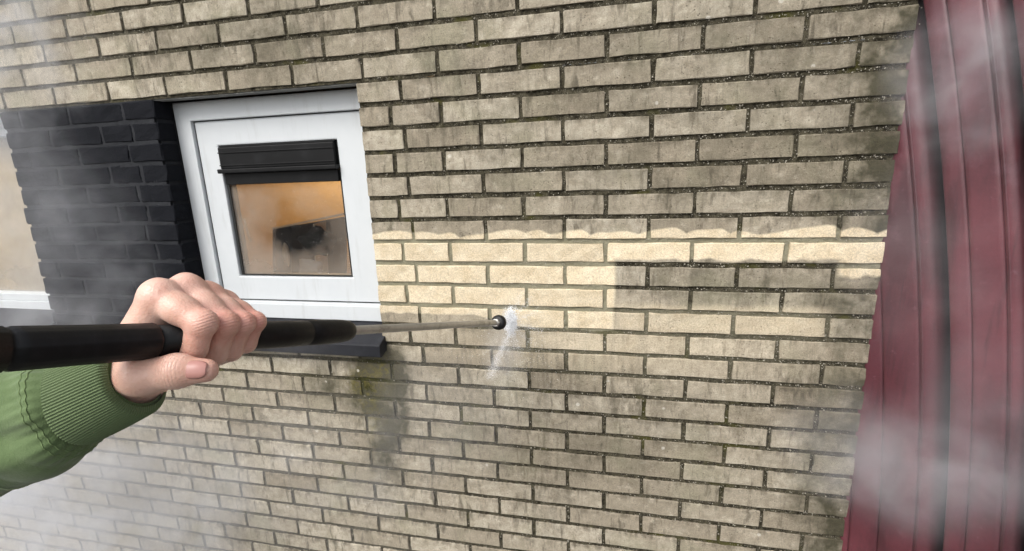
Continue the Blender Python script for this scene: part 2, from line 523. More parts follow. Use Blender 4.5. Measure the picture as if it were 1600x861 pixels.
def box(name, u0, u1, v0, v1, z0, z1, mat, parent, bev=0.0):
    bm = bmesh.new(); bm_box(bm, u0, u1, v0, v1, z0, z1, bev)
    return bm_obj(name, bm, mat, parent)

# ================================================================== SETTING
g = mesh_obj("ground", [(-150, -150, 0), (150, -150, 0), (150, 150, 0), (-150, 150, 0)], [(0, 1, 2, 3)], 'ground')
tag(g, "grey paving at the foot of the brick wall", kind="structure")

# ------------------------------------------------------------------ brick wall

UR = 1.312                      # right end of the brickwork
OPEN = (-0.717, -0.020, -0.801, -0.029)     # window opening u0,u1,v0,v1
UPL = -1.358                    # left edge of the painted pier
wall = empty("brick_wall", W(0, -ZG, 0))
tag(wall, "weathered yellow brick wall with dark joints and a freshly washed pale strip", "wall", kind="thing")

def brick_geo(u0, u1, v0, v1, jit=0.0009, proud=0.0, bev=0.0015, rough=0.0010, depth=0.055):
    """one brick: bevelled and slightly uneven front, open back"""
    u0 += random.uniform(-jit, jit); u1 += random.uniform(-jit, jit)
    v0 += random.uniform(-jit, jit); v1 += random.uniform(-jit, jit)
    w = u1 - u0
    n = max(1, int(round((w - 2 * bev) / 0.045)))
    us = [u0, u0 + bev] + [u0 + bev + (w - 2 * bev) * i / n for i in range(1, n)] + [u1 - bev, u1]
    vm = (v0 + v1) / 2
    vs_ = [v0, v0 + bev, vm, v1 - bev, v1]
    z0 = proud + random.uniform(-0.0012, 0.0012)
    tilt = random.uniform(-0.006, 0.006)
    V, F = [], []
    nu, nv = len(us), len(vs_)
    chip = random.choice([(0, 0), (0, nv - 1), (nu - 1, 0), (nu - 1, nv - 1)]) if random.random() < 0.22 else None
    for j, v in enumerate(vs_):
        for i, u in enumerate(us):
            eb = (i in (0, nu - 1)) + (j in (0, nv - 1))
            z = z0 + tilt * (v - vm) - (bev * 0.85 if eb == 1 else bev * 1.5 if eb == 2 else 0)
            du = random.uniform(-rough, rough) * 1.3; dv = random.uniform(-rough, rough) * 1.3
            if eb == 2:
                du += math.copysign(bev * 0.35, (u0 + u1) / 2 - u); dv += math.copysign(bev * 0.35, vm - v)
            if chip == (i, j):
                k_ = random.uniform(0.003, 0.008)
                du += math.copysign(k_, (u0 + u1) / 2 - u); dv += math.copysign(k_ * 0.7, vm - v); z -= 0.002
            V.append(W(u + du, v + dv, z + random.uniform(-rough, rough)))
    for j in range(nv - 1):
        for i in range(nu - 1):
            a = j * nu + i
            F.append((a, a + 1, a + nu + 1, a + nu))
    ring = [i for i in range(nu)] + [j * nu + nu - 1 for j in range(1, nv)] + [(nv - 1) * nu + i for i in range(nu - 2, -1, -1)] + [j * nu for j in range(nv - 2, 0, -1)]
    b0 = len(V)
    for k in ring:
        q = V[k].copy(); q.y = depth; V.append(q)
    m = len(ring)
    for k in range(m):
        F.append((ring[(k + 1) % m], ring[k], b0 + k, b0 + (k + 1) % m))
    return V, F

def in_frame(u, v):
    q = W(u, v) - CAM
    d = q.dot(CF)
    x, y = 800 + FPX * q.dot(CR) / d, 430.5 + FPX * q.dot(CD) / d
    return -4 < x < 1604 and -4 < y < 865

JH, JV = 0.0134, 0.0112
UL = -3.0
plan = []
for r in range(-14, 32):
    vc = -r * HC
    v0, v1 = vc - (HC - JH) / 2, vc + (HC - JH) / 2
    spans = [(UL, UR)]
    joints = [k * LB + (0.11 if r % 2 else 0.0) for k in range(-14, 7)]
    if 1 <= r <= 12:
        spans = [(-0.020, UR)]
        if r % 2 == 0:
            joints = [0.073 if abs(j) < 1e-6 else j for j in joints]
    for a, b in spans:
        js = [a] + [j for j in joints if a + 0.03 < j < b - 0.02] + [b]
        for k in range(len(js) - 1):
            l, rr = js[k], js[k + 1]
            u0 = l + (JV / 2 if k > 0 else 0.0)
            u1 = rr - (JV / 2 if k < len(js) - 2 else 0.0)
            plan.append((r, u0, u1, v0, v1))
seen, rest = [], []
for q in plan:
    r, u0, u1, v0, v1 = q
    n = 5
    vis = any(in_frame(u0 + (u1 - u0) * i / (n - 1), v) for i in range(n) for v in (v0, v1))
    (seen if vis else rest).append(q)
seen.sort(key=lambda q: ((q[1] + q[2]) / 2 - CAM.x) ** 2 + ((q[3] + ZG) - CAM.z) ** 2)
rest += seen[300:]
seen = seen[:300]
for r, u0, u1, v0, v1 in seen:
    V, F = brick_geo(u0, u1, v0, v1)
    mesh_obj("brick", V, F, 'brick', wall)
RV, RF = [], []
for r, u0, u1, v0, v1 in rest:
    V, F = brick_geo(u0, u1, v0, v1)
    o0 = len(RV); RV += V; RF += [tuple(i + o0 for i in f) for f in F]
tag(mesh_obj("outer_bricks", RV, RF, 'brick', wall), kind="stuff")

# mortar: an uneven recessed bed behind the bricks, with the window openings left free
def mortar_sheet(u0, u1, v0, v1, rec, step=0.006, amp=0.0022):
    nu = max(2, int((u1 - u0) / step)); nv = max(2, int((v1 - v0) / step))
    uu = np.linspace(u0, u1, nu + 1); vv = np.linspace(v0, v1, nv + 1)
    z = -rec + rng.normal(0, amp * 0.5, (nv + 1, nu + 1))
    z += amp * 0.8 * np.sin(uu[None, :] * 37 + 3 * np.sin(vv[:, None] * 23)) * np.sin(vv[:, None] * 51 + 1.3)
    z = np.minimum(z, -0.0022)
    U_, V_ = np.meshgrid(uu, vv)
    P = np.stack([U_, -z, V_ + ZG], -1).reshape(-1, 3)
    idx = np.arange((nu + 1) * (nv + 1)).reshape(nv + 1, nu + 1)
    Q = np.stack([idx[:-1, :-1], idx[:-1, 1:], idx[1:, 1:], idx[1:, :-1]], -1).reshape(-1, 4)
    return P, Q
def np_mesh(name, parts, mat, parent, smooth=True):
    Ps, Qs, o = [], [], 0
    for P, Q in parts:
        Ps.append(P); Qs.append(Q + o); o += len(P)
    P = np.concatenate(Ps); Q = np.concatenate(Qs)
    me = bpy.data.meshes.new(name)
    me.vertices.add(len(P)); me.vertices.foreach_set("co", P.astype(np.float32).ravel())
    me.loops.add(Q.size); me.loops.foreach_set("vertex_index", Q.astype(np.int32).ravel())
    me.polygons.add(len(Q)); me.polygons.foreach_set("loop_start", np.arange(0, Q.size, 4, dtype=np.int32))
    me.polygons.foreach_set("use_smooth", np.full(len(Q), smooth))
    me.update(calc_edges=True); me.validate()
    if mat: me.materials.append(MT[mat])
    ob = bpy.data.objects.new(name, me); link(ob)
    if parent is not None:
        ob.parent = parent; ob.matrix_parent_inverse = parent_world(parent).inverted()
    return ob
REC = 0.0050
np_mesh("mortar", [
    mortar_sheet(-0.0195, UR, -0.801, -0.034, REC),
    mortar_sheet(-2.3, UR, -0.034, 0.42, REC),
    mortar_sheet(-2.3, UR, -1.97, -0.801, REC),
    mortar_sheet(-3.0, UR, 0.42, 0.93, REC, 0.05, 0.0005), mortar_sheet(-3.0, UR, -2.06, -1.97, REC, 0.05, 0.0005),
    mortar_sheet(-3.0, -2.3, -1.97, 0.42, REC, 0.05, 0.0005),
], 'mortar', wall)
# solid backing of the wall round the openings
bm = bmesh.new()
for (a, b, c, d) in ((0.012, UR - 0.002, -0.80, -0.035), (-3.0, UR - 0.002, 0.035, 0.93), (-3.0, UR - 0.002, -2.05, -0.865)):
    bm_box(bm, a, b, c, d, -0.22, -0.0135)
bm_obj("backing", bm, 'mortar', wall)

# pale grit and lichen grains stuck in the joints
def grit(n):
    ico = [(0, 0, 1), (0.9, 0, 0), (0, 0.9, 0), (-0.9, 0, 0), (0, -0.9, 0), (0, 0, -1)]
    fc = [(0, 1, 2), (0, 2, 3), (0, 3, 4), (0, 4, 1), (5, 2, 1), (5, 3, 2), (5, 4, 3), (5, 1, 4)]
    V, F = [], []
    k = 0
    while k < n:
        u = random.uniform(-1.35, UR - 0.01)
        r = random.randint(-5, 27)
        if random.random() < 0.82:
            v = -(r + 0.5) * HC + random.gauss(0, 0.0030)
        else:
            j = (round((u - (0.11 if r % 2 else 0)) / LB)) * LB + (0.11 if r % 2 else 0)
            u = j + random.gauss(0, 0.0022)
            v = -r * HC + random.uniform(-0.03, 0.03)
        if u < 0.0 and -0.85 < v < -0.02: continue
        dens = 0.30 + 0.7 * min(1, max(0, (u - 0.1) / 1.0))
        if v < -0.9: dens *= 0.75
        if random.random() > dens: continue
        s = 0.0007 + 0.0021 * random.random() ** 3
        q = W(u, v, -REC + 0.0015 + random.uniform(0, 0.003))
        o0 = len(V)
        rot = Matrix.Rotation(random.uniform(0, 6.28), 3, Vector((random.random(), random.random(), random.random() + .1)).normalized())
        for c in ico: V.append(q + rot @ Vector(c) * s * random.uniform(0.7, 1.2))
        F += [tuple(i + o0 for i in f) for f in fc]
        k += 1
    return V, F
V, F = grit(9000)
tag(mesh_obj("joint_grit", V, F, 'grit', wall), kind="stuff")

# painted pier between the windows
pier = np_mesh("painted_pier", [mortar_sheet(UPL + 0.012, OPEN[0] - 0.010, -0.801, -0.034, 0.0028, 0.006, 0.0012)], 'blackmortar', wall)
tag(pier, "black painted brick pier between the two windows")
for r in range(1, 13):
    vc = -r * HC
    v0, v1 = vc - (HC - 0.010) / 2, vc + (HC - 0.010) / 2
    js = [UPL] + ([-1.270, -1.058, -0.845] if r % 2 else [-1.163, -0.946, -0.820]) + [OPEN[0]]
    js = [j + (random.uniform(-0.006, 0.006) if 0 < k < 4 else random.uniform(-0.004, 0.004) if k == 0 else 0) for k, j in enumerate(js)]
    for k in range(4):
        V, F = brick_geo(js[k] + (0.004 if k else 0), js[k + 1] - (0.004 if k < 3 else 0), v0, v1, jit=0.0016, proud=0.0, bev=0.0034, rough=0.0014, depth=0.062)
        mesh_obj("brick", V, F, 'blackbrick', pier)
box("pier_core", UPL + 0.012, OPEN[0] - 0.006, -0.80, -0.035, -0.22, -0.010, 'blackmortar', wall)

# steel lintel strip above the openings
box("lintel", -2.3, 0.02, -0.0375, -0.0335, -0.040, -0.009, 'lead', wall, 0.0008)
box("lintel_shadow", -2.3, 0.03, -0.0340, 0.03, -0.215, -0.0415, 'dark', wall)  # dark block painting in the shadow between lintel and frame

# moss in the run-off below the sill end
def clump(n, fn, s0, s1):
    V, F = [], []
    ico = [(0, 0, 1), (0.9, 0, 0), (0, 0.9, 0), (-0.9, 0, 0), (0, -0.9, 0), (0, 0, -1)]
    fc = [(0, 1, 2), (0, 2, 3), (0, 3, 4), (0, 4, 1), (5, 2, 1), (5, 3, 2), (5, 4, 3), (5, 1, 4)]
    for _ in range(n):
        q = fn(); s = random.uniform(s0, s1); o0 = len(V)
        for c in ico: V.append(q + Vector(c) * s * random.uniform(0.6, 1.3))
        F += [tuple(i + o0 for i in f) for f in fc]
    return V, F
def moss_pt():
    k = random.random()
    if k < 0.45:
        return W(random.gauss(-0.075, 0.035), -14.5 * HC + random.gauss(0, 0.003), -0.006 + random.uniform(0, 0.006))
    if k < 0.7:
        return W(random.gauss(-0.09, 0.012), random.gauss(-0.955, 0.014), 0.001)
    if k < 0.88:
        return W(random.gauss(-0.03, 0.03), -13.5 * HC + random.gauss(0, 0.003), -0.006 + random.uniform(0, 0.006))
    return W(random.gauss(-0.03, 0.03), -15.5 * HC + random.gauss(0, 0.003), -0.006 + random.uniform(0, 0.004))
V, F = clump(1100, moss_pt, 0.0006, 0.0020)
tag(mesh_obj("moss", V, F, 'moss'), "yellow green moss in the joints below the end of the dark sill", "moss", kind="stuff")

# ------------------------------------------------------------------ windows
def ring_frame(name, u0, u1, v0, v1, wl, wr_, wb, wt, z0, z1, mat, parent, bev=0.003, chamfer=0.0):
    """mitred rectangular frame; chamfer leans the inner faces inwards"""
    bm = bmesh.new()
    O = [(u0, v0), (u1, v0), (u1, v1), (u0, v1)]
    I = [(u0 + wl, v0 + wb), (u1 - wr_, v0 + wb), (u1 - wr_, v1 - wt), (u0 + wl, v1 - wt)]
    c = chamfer
    Ib = [(u0 + wl + c, v0 + wb + c), (u1 - wr_ - c, v0 + wb + c), (u1 - wr_ - c, v1 - wt - c), (u0 + wl + c, v1 - wt - c)]
    of = [bm.verts.new(W(a, b, z1)) for a, b in O]; inf = [bm.verts.new(W(a, b, z1)) for a, b in I]
    ob = [bm.verts.new(W(a, b, z0)) for a, b in O]; inb = [bm.verts.new(W(a, b, z0)) for a, b in Ib]
    for k in range(4):
        n = (k + 1) % 4
        bm.faces.new((of[k], of[n], inf[n], inf[k])); bm.faces.new((ob[n], ob[k], inb[k], inb[n]))
        bm.faces.new((of[n], of[k], ob[k], ob[n])); bm.faces.new((inf[k], inf[n], inb[n], inb[k]))
    bmesh.ops.recalc_face_normals(bm, faces=bm.faces)
    if bev:
        es = [e for e in bm.edges if len(e.link_faces) == 2 and e.calc_face_angle(0) > 0.6]
        bmesh.ops.bevel(bm, geom=es, offset=bev, segments=2, profile=0.6, affect='EDGES')
    return bm_obj(name, bm, mat, parent)

def stone_sill(u0, u1, parent):
    """sloping slab with a drip edge, projecting from the wall"""
    prof = [(-0.10, -0.752), (-0.064, -0.754), (0.034, -0.789), (0.043, -0.7945), (0.043, -0.830), (0.037, -0.834), (0.010, -0.826), (-0.10, -0.826)]
    bm = bmesh.new()
    A = [bm.verts.new(W(u0, v, z)) for z, v in prof]; B = [bm.verts.new(W(u1, v, z)) for z, v in prof]
    n = len(prof)
    for k in range(n):
        bm.faces.new((A[k], A[(k + 1) % n], B[(k + 1) % n], B[k]))
    bm.faces.new(A[::-1]); bm.faces.new(B)
    bmesh.ops.recalc_face_normals(bm, faces=bm.faces)
    es = [e for e in bm.edges if e.calc_face_angle(0) > 0.4]
    bmesh.ops.bevel(bm, geom=es, offset=0.0018, segments=2, profile=0.6, affect='EDGES')
    return bm_obj("sill", bm, 'sill', parent)

win = empty("window", W(-0.36, -0.80, -0.066))
tag(win, "small white framed window with black vent grille and fogged amber lit pane", "window", kind="thing")
FZ = -0.066
ring_frame("frame", -0.716, 0.011, -0.756, -0.0385, 0.058, 0.058, 0.060, 0.058, -0.14, FZ, 'pvc', win)
sash = ring_frame("sash", -0.6545, -0.0505, -0.6925, -0.0995, 0.0745, 0.0980, 0.0810, 0.0765, -0.124, FZ - 0.011, 'pvc', win, 0.004, 0.004)
ring_frame("gasket", -0.576, -0.1525, -0.6075, -0.180, 0.008, 0.004, 0.003, 0.004, -0.116, -0.0845, 'gasket', sash, 0)
ring_frame("gap_seal", -0.6575, -0.0475, -0.6955, -0.0970, 0.004, 0.004, 0.004, 0.004, -0.12, FZ - 0.013, 'gasket', win, 0)
bm = bmesh.new(); bm_box(bm, -0.572, -0.156, -0.6055, -0.300, -0.0925, -0.0885)
bm_obj("pane", bm, 'fogglass', win)
vent = box("ventilator", -0.5725, -0.1565, -0.2510, -0.1835, -0.106, -0.066, 'vent', win, 0.003)
box("flange", -0.5790, -0.1500, -0.2650, -0.2512, -0.106, -0.056, 'vent', vent, 0.003)
box("hood", -0.5725, -0.1565, -0.1830, -0.1775, -0.106, -0.074, 'vent', vent, 0.001)
box("lower_rail", -0.5690, -0.1565, -0.3020, -0.2652, -0.106, -0.074, 'vent', vent, 0.002)
box("ridge", -0.5725, -0.1565, -0.2020, -0.1985, -0.0659, -0.0630, 'vent', vent, 0.0008)
box("ridge", -0.5725, -0.1565, -0.2420, -0.2385, -0.0659, -0.0630, 'vent', vent, 0.0008)
box("upstand", -0.6700, 0.0080, -0.7520, -0.7030, FZ + 0.0002, FZ + 0.0042, 'pvc', win, 0.0015)
stone_sill(-0.742, -0.011, win)

lw = empty("window", W(-1.75, -0.80, -0.066))
tag(lw, "white framed window with lowered cream blind left of the black painted pier", "window", kind="thing")
ring_frame("frame", -2.30, UPL + 0.010, -0.764, -0.0385, 0.058, 0.058, 0.042, 0.040, -0.14, FZ, 'pvc', lw)
lsash = ring_frame("sash", -2.24, UPL - 0.050, -0.7215, -0.0790, 0.030, 0.030, 0.028, 0.024, -0.128, FZ - 0.006, 'pvc', lw, 0.003, 0.004)
bm = bmesh.new(); bm_box(bm, -2.215, UPL - 0.075, -0.698, -0.098, -0.104, -0.100)
bm_obj("pane", bm, 'glass', lw)
box("blind", -2.225, UPL - 0.062, -0.705, -0.090, -0.119, -0.113, 'blind', lw)
stone_sill(-2.32, UPL + 0.014, lw)

# ------------------------------------------------------------------ the room seen through the fogged pane
room = bmesh.new()
def quad(bm, pts): bm.faces.new([bm.verts.new(p) for p in pts])
a0, a1, b0, b1, c0, c1 = -2.20, 0.40, -1.6, 0.25, -0.225, -1.30
quad(room, [W(a0, b0, c1), W(a1, b0, c1), W(a1, b1, c1), W(a0, b1, c1)])
quad(room, [W(a0, b0, c0), W(a0, b0, c1), W(a0, b1, c1), W(a0, b1, c0)])
quad(room, [W(a1, b0, c0), W(a1, b0, c1), W(a1, b1, c1), W(a1, b1, c0)])
quad(room, [W(a0, b0, c0), W(a1, b0, c0), W(a1, b0, c1), W(a0, b0, c1)])
quad(room, [W(a0, b1, c0), W(a1, b1, c0), W(a1, b1, c1), W(a0, b1, c1)])
ro = bm_obj("room", room, 'roomwall')
tag(ro, "ochre walls of the lit room behind the small window", kind="structure")
lamp_d = bpy.data.lights.new("room_lamp_light", 'POINT')
lamp_d.energy = 14.0; lamp_d.color = (1.0, 0.78, 0.50); lamp_d.shadow_soft_size = 0.06
lamp_o = bpy.data.objects.new("room_lamp_light", lamp_d); COL.objects.link(lamp_o)
lamp_o.location = W(-0.85, 0.06, -1.05)

def put(px, py, z):             # on a plane z metres behind the wall face
    d = (CR * ((px - 800) / FPX) + CD * ((py - 430.5) / FPX) + CF)
    t = (-z - CAM.y) / d.y
    return CAM + d * t
cab = empty("cabinet", put(460, 440, -0.42))
tag(cab, "dark open cabinet with pale edges behind the fogged pane", "cabinet")
def slab(name, p0, p1, p2, p3, depth, mat, parent):
    """board given by its four front corners, extruded away from the window"""
    bm = bmesh.new(); dv = Vector((0, depth, 0))
    f = [bm.verts.new(p) for p in (p0, p1, p2, p3)]; b = [bm.verts.new(p + dv) for p in (p0, p1, p2, p3)]
    bm.faces.new(f); bm.faces.new(b[::-1])
    for k in range(4): bm.faces.new((f[k], f[(k + 1) % 4], b[(k + 1) % 4], b[k]))
    return bm_obj(name, bm, mat, parent)
zc = -0.36
slab("back_panel", put(426, 450, zc - .10), put(540, 450, zc - .10), put(540, 338, zc - .10), put(426, 359, zc - .10), 0.01, 'cabinet', cab)
slab("side_panel", put(426, 450, zc), put(430, 450, zc), put(430, 357, zc), put(426, 358, zc), 0.14, 'cabinet', cab)
slab("top_edge", put(425, 359, zc), put(536, 336, zc), put(536, 333, zc), put(425, 356, zc), 0.12, 'cabedge', cab)
slab("divider_edge", put(494, 450, zc - .02), put(496.5, 450, zc - .02), put(491, 350, zc - .02), put(489, 350, zc - .02), 0.08, 'cabedge', cab)
def lump(name, c, rx, ry, rz, mat, label, cat, seed, rough=0.25):
    bm = bmesh.new(); bmesh.ops.create_icosphere(bm, subdivisions=3, radius=1)
    rr = random.Random(seed); ph = [rr.uniform(0, 6) for _ in range(6)]
    for v in bm.verts:
        q = v.co.copy()
        k = 1 + rough * (math.sin(q.x * 4 + ph[0]) * math.sin(q.z * 5 + ph[1]) + 0.5 * math.sin(q.y * 7 + ph[2] + q.z * 6))
        v.co = Vector((q.x * rx * k, q.y * ry * k, q.z * rz * k)) + c
    o = bm_obj(name, bm, mat, None, True)
    return tag(o, label, cat)
lump("towel", put(497, 380, zc + .02), 0.072, 0.03, 0.052, 'towel', "black crumpled towel on the cabinet behind the fogged pane", "towel", 3)
lump("cloth", put(487, 422, zc + .03), 0.050, 0.025, 0.045, 'greycloth', "grey cloth bundle below the black towel behind the fogged pane", "cloth", 5)
lump("bottle", put(447, 398, zc - .05), 0.014, 0.014, 0.05, 'cabedge', "small pale bottle at the left in the cabinet behind the pane", "bottle", 9, 0.08)
glint = slab("reflection_strip", put(379, 342, -0.30), put(381.5, 342, -0.30), put(392, 378, -0.30), put(389.5, 378, -0.30), 0.006, 'cabedge', None)  # added pale strip in place of a reflected streak
tag(glint, "slim pale strip added as a bright reflection at the left inside the pane", "glint")

# ------------------------------------------------------------------ maroon cladding at the right end
clad = empty("ribbed_cladding", W(UR, -ZG, 0))
tag(clad, "curved maroon ribbed metal cladding at the right end of the brick wall", "cladding", kind="thing")
EA = R(50)
ED = Vector((math.cos(EA), -math.sin(EA), 0)); EN = Vector((-math.sin(EA), -math.cos(EA), 0))
def Sg(v):
    v = max(v, -1.55)
    return -0.07412 * v * v - 0.24522 * v + 0.05103
def board(profile, grime_shade):
    """profile: (offset along the sheet, height above it); swept down the curved lines"""
    bm = bmesh.new()
    gl = bm.verts.layers.float.new("grime_shade")
    vs = np.linspace(0.95, -2.045, 74)
    lay = []
    top = []
    for v in vs:
        row = []
        for (s, hgt) in profile:
            p = W(UR, v, 0) + ED * (Sg(v) + s) + EN * hgt
            row.append(bm.verts.new(p))
        top.append(row)
    for j in range(len(vs) - 1):
        for i in range(len(profile) - 1):
            f = bm.faces.new((top[j][i], top[j][i + 1], top[j + 1][i + 1], top[j + 1][i])); f.smooth = True
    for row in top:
        for vtx, gv in zip(row, grime_shade): vtx[gl] = gv
    # trim where the sheet meets the wall
    geom = bm.verts[:] + bm.edges[:] + bm.faces[:]
    bmesh.ops.bisect_plane(bm, geom=geom, plane_co=W(UR - 0.009, 0, 0), plane_no=(-1, 0, 0), clear_outer=True)
    if not bm.faces:
        bm.free(); return None
    me = bpy.data.meshes.new("board"); bm.to_mesh(me); bm.free()
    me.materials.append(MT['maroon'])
    o = bpy.data.objects.new("board", me); link(o); o.parent = clad
    o.matrix_parent_inverse = parent_world(clad).inverted()
    md = o.modifiers.new("sheet", 'SOLIDIFY'); md.thickness = 0.0016; md.offset = -1
    return o
G = 0.0022      # half width of a groove
def flat(s0, s1):
    pr = [(s0 + G * .3, -0.006), (s0 + G * .6, -0.0016), (s0 + G * 1.6, 0), (s0 + .01, 0.0002), ((s0 + s1) / 2, 0.0005), (s1 - .01, 0.0002), (s1 - G * 1.6, 0), (s1 - G * .6, -0.0016), (s1 - G * .3, -0.006)]
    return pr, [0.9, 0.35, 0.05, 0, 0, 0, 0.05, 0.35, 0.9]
def dip(s0, s1):
    w = s1 - s0
    a = s0 + w * 0.42
    pr = [(s0 + G * .3, -0.006), (s0 + G * .6, -0.0016), (s0 + G * 1.6, 0), (s0 + w * 0.2, 0), (a, -0.001), (a + w * 0.12, -0.008), (a + w * 0.24, -0.017), (a + w * 0.36, -0.024), (s1 - w * 0.14, -0.026), (s1 - 0.003, -0.026)]
    return pr, [0.9, 0.3, 0.05, 0, 0.15, 0.45, 0.7, 0.85, 0.9, 0.95]  # darkens into the channel: painted shade along with dirt
def lip(s0, s1):
    pr = [(s0 - 0.003, -0.027), (s0 - 0.0005, -0.012), (s0, -0.002), (s0 + 0.002, 0.0003), ((s0 + s1) / 2, 0.0004), (s1 - .008, 0), (s1 - G * 1.6, 0), (s1 - G * .6, -0.0016), (s1 - G * .3, -0.006)]
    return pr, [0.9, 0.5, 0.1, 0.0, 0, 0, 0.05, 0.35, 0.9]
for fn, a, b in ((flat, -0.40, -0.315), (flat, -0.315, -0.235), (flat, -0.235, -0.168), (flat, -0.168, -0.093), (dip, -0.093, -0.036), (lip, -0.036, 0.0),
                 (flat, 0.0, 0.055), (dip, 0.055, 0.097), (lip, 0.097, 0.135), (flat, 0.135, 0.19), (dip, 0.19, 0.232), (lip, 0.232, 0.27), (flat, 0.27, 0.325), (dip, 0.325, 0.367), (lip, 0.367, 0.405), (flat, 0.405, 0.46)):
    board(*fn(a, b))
# thin beads beside the double grooves
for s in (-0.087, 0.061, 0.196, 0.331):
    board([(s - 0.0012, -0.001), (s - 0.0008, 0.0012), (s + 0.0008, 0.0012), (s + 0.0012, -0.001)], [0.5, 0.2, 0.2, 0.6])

# ------------------------------------------------------------------ pressure washer lance
def lance_pt(x):                # centre line: from the near left to the wall
    d = 741.32 * 0.029 / (70 - 0.065 * x)
    return at(x, 546 - 0.0540 * x, d)
L0, L1 = lance_pt(0), lance_pt(779)
LD = (L1 - L0).normalized()
def lance_t(x): return (lance_pt(x) - L0).dot(LD)
def frame_of(d):
    up = Vector((0, 0, 1)); s = d.cross(up).normalized(); return s, s.cross(d).normalized()
LS, LU = frame_of(LD)
def lathe(name, prof, mat, parent, seg=40, o=None, ax=None, smooth=True, ridge=None, cap=True):
    """prof: (distance along the axis, radius)"""
    o = L0 if o is None else o; ax = LD if ax is None else ax
    s, u = frame_of(ax)
    V, F = [], []
    for (t, r) in prof:
        for k in range(seg):
            a = 2 * math.pi * k / seg
            rr = r + (ridge(t, a) if ridge else 0)
            V.append(o + ax * t + (s * math.cos(a) + u * math.sin(a)) * rr)
    for j in range(len(prof) - 1):
        for k in range(seg):
            F.append((j * seg + k, j * seg + (k + 1) % seg, (j + 1) * seg + (k + 1) % seg, (j + 1) * seg + k))
    if cap:
        F.append(tuple(range(seg))[::-1]); F.append(tuple((len(prof) - 1) * seg + k for k in range(seg)))
    ob = mesh_obj(name, V, F, mat, parent, smooth)
    bm = bmesh.new(); bm.from_mesh(ob.data); bmesh.ops.recalc_face_normals(bm, faces=bm.faces); bm.to_mesh(ob.data); bm.free()
    return ob
lance = empty("pressure_washer_lance", L0)
tag(lance, "black gripped pressure washer lance with steel tube held towards the wall", "lance")
T = lance_t
RG = 0.0145
def rdg(t, a): return 0.00035 * max(0, math.sin(a * 9)) ** 2
tA, tB, tC = T(12), T(238), T(300)
prof = [(-0.22, 0.0150), (tA - 0.004, 0.0150), (tA - 0.0035, 0.0138), (tA - 0.001, 0.0138), (tA, 0.0148)]
prof += [(tA + (tB - tA) * k / 16, 0.0149 - 0.0003 * math.sin(math.pi * k / 16)) for k in range(1, 16)]
prof += [(tB - 0.002, 0.0150), (tB - 0.0003, 0.0147), (tB + 0.0004, 0.0138)]
lathe("handle", prof, 'grip', lance, 72, ridge=rdg)
tE, tF = T(478), T(548)
prof = [(tB + 0.0002, 0.0134), (tC, 0.0136), (T(400), 0.0143), (T(440), 0.0148), (tE - 0.003, 0.0146), (tE - 0.0012, 0.0139), (tE + 0.0012, 0.0139), (tE + 0.003, 0.0148)]
prof += [(tE + (tF - tE) * k, r) for k, r in ((0.3, 0.0152), (0.6, 0.0150), (0.8, 0.0143), (0.92, 0.0130), (0.98, 0.0110), (1.0, 0.0085))]
lathe("foregrip", prof, 'grip', lance, 56)
tN = T(776)
lathe("tube", [(tF - 0.01, 0.0060), (tF + 0.002, 0.0061), (tN - 0.02, 0.0068), (tN, 0.0068)], 'steel', lance, 32)
lathe("collar", [(tN - 0.008, 0.0090), (tN - 0.006, 0.0100), (tN + 0.004, 0.0100), (tN + 0.006, 0.0088)], 'brass', lance, 6, smooth=False)
nz = lathe("nozzle", [(tN + 0.002, 0.0105), (tN + 0.0035, 0.0150), (tN + 0.007, 0.0172), (tN + 0.013, 0.0178), (tN + 0.019, 0.0172), (tN + 0.0225, 0.0148), (tN + 0.023, 0.006), (tN + 0.019, 0.0045)], 'rubber', lance, 36)

# ------------------------------------------------------------------ the hand: one implicit surface, polygonised with surface nets
def npv(v): return np.array((v.x, v.y, v.z))
HO = at(285, 520, 0.42)         # hand origin
def J(px, py, d): return npv(at(px, py, d))
joints = {
    'index':  [(248, 463, .411), (315, 505, .4075), (303, 546, .413), (286, 561, .428)],
    'middle': [(291, 453, .434), (350, 506, .430), (336, 553, .438), (317, 565, .452)],
    'ring':   [(325, 464, .452), (377, 505, .447), (361, 548, .456), (342, 558, .470)],
    'pinky':  [(351, 474, .468), (397, 503, .463), (385, 537, .468), (367, 545, .480)],
}
rad = {'index': (.0140, .0117, .0104, .0090), 'middle': (.0138, .0118, .0104, .0088), 'ring': (.0128, .0110, .0098, .0085), 'pinky': (.0112, .0098, .0088, .0078)}
JT = {k: [J(*q) for q in v] for k, v in joints.items()}
WR = J(190, 588, .414); WR2 = J(212, 596, .430)
ARM0 = J(203, 588, .412); ARM1 = J(0, 681, .400)
THB = [J(196, 590, .402), J(222, 587, .392), J(273, 580, .391), J(321, 579, .396)]
THR = (.0165, .0142, .0138, .0098)
allp = np.array([p for v in JT.values() for p in v] + [WR, WR2, ARM0] + THB)
lo = allp.min(0) - 0.034; hi = allp.max(0) + 0.024
STEP = 0.0011
dims = np.ceil((hi - lo) / STEP).astype(int) + 1
gx, gy, gz = [lo[i] + STEP * np.arange(dims[i]) for i in range(3)]
PX, PY, PZ = np.meshgrid(gx.astype(np.float32), gy.astype(np.float32), gz.astype(np.float32), indexing='ij')
def cap(a, b, ra, rb):
    ba = b - a; l2 = float(ba @ ba)
    t = np.clip(((PX - a[0]) * ba[0] + (PY - a[1]) * ba[1] + (PZ - a[2]) * ba[2]) / l2, 0, 1)
    d = np.sqrt((PX - a[0] - t * ba[0]) ** 2 + (PY - a[1] - t * ba[1]) ** 2 + (PZ - a[2] - t * ba[2]) ** 2)
    return d - (ra + (rb - ra) * t)
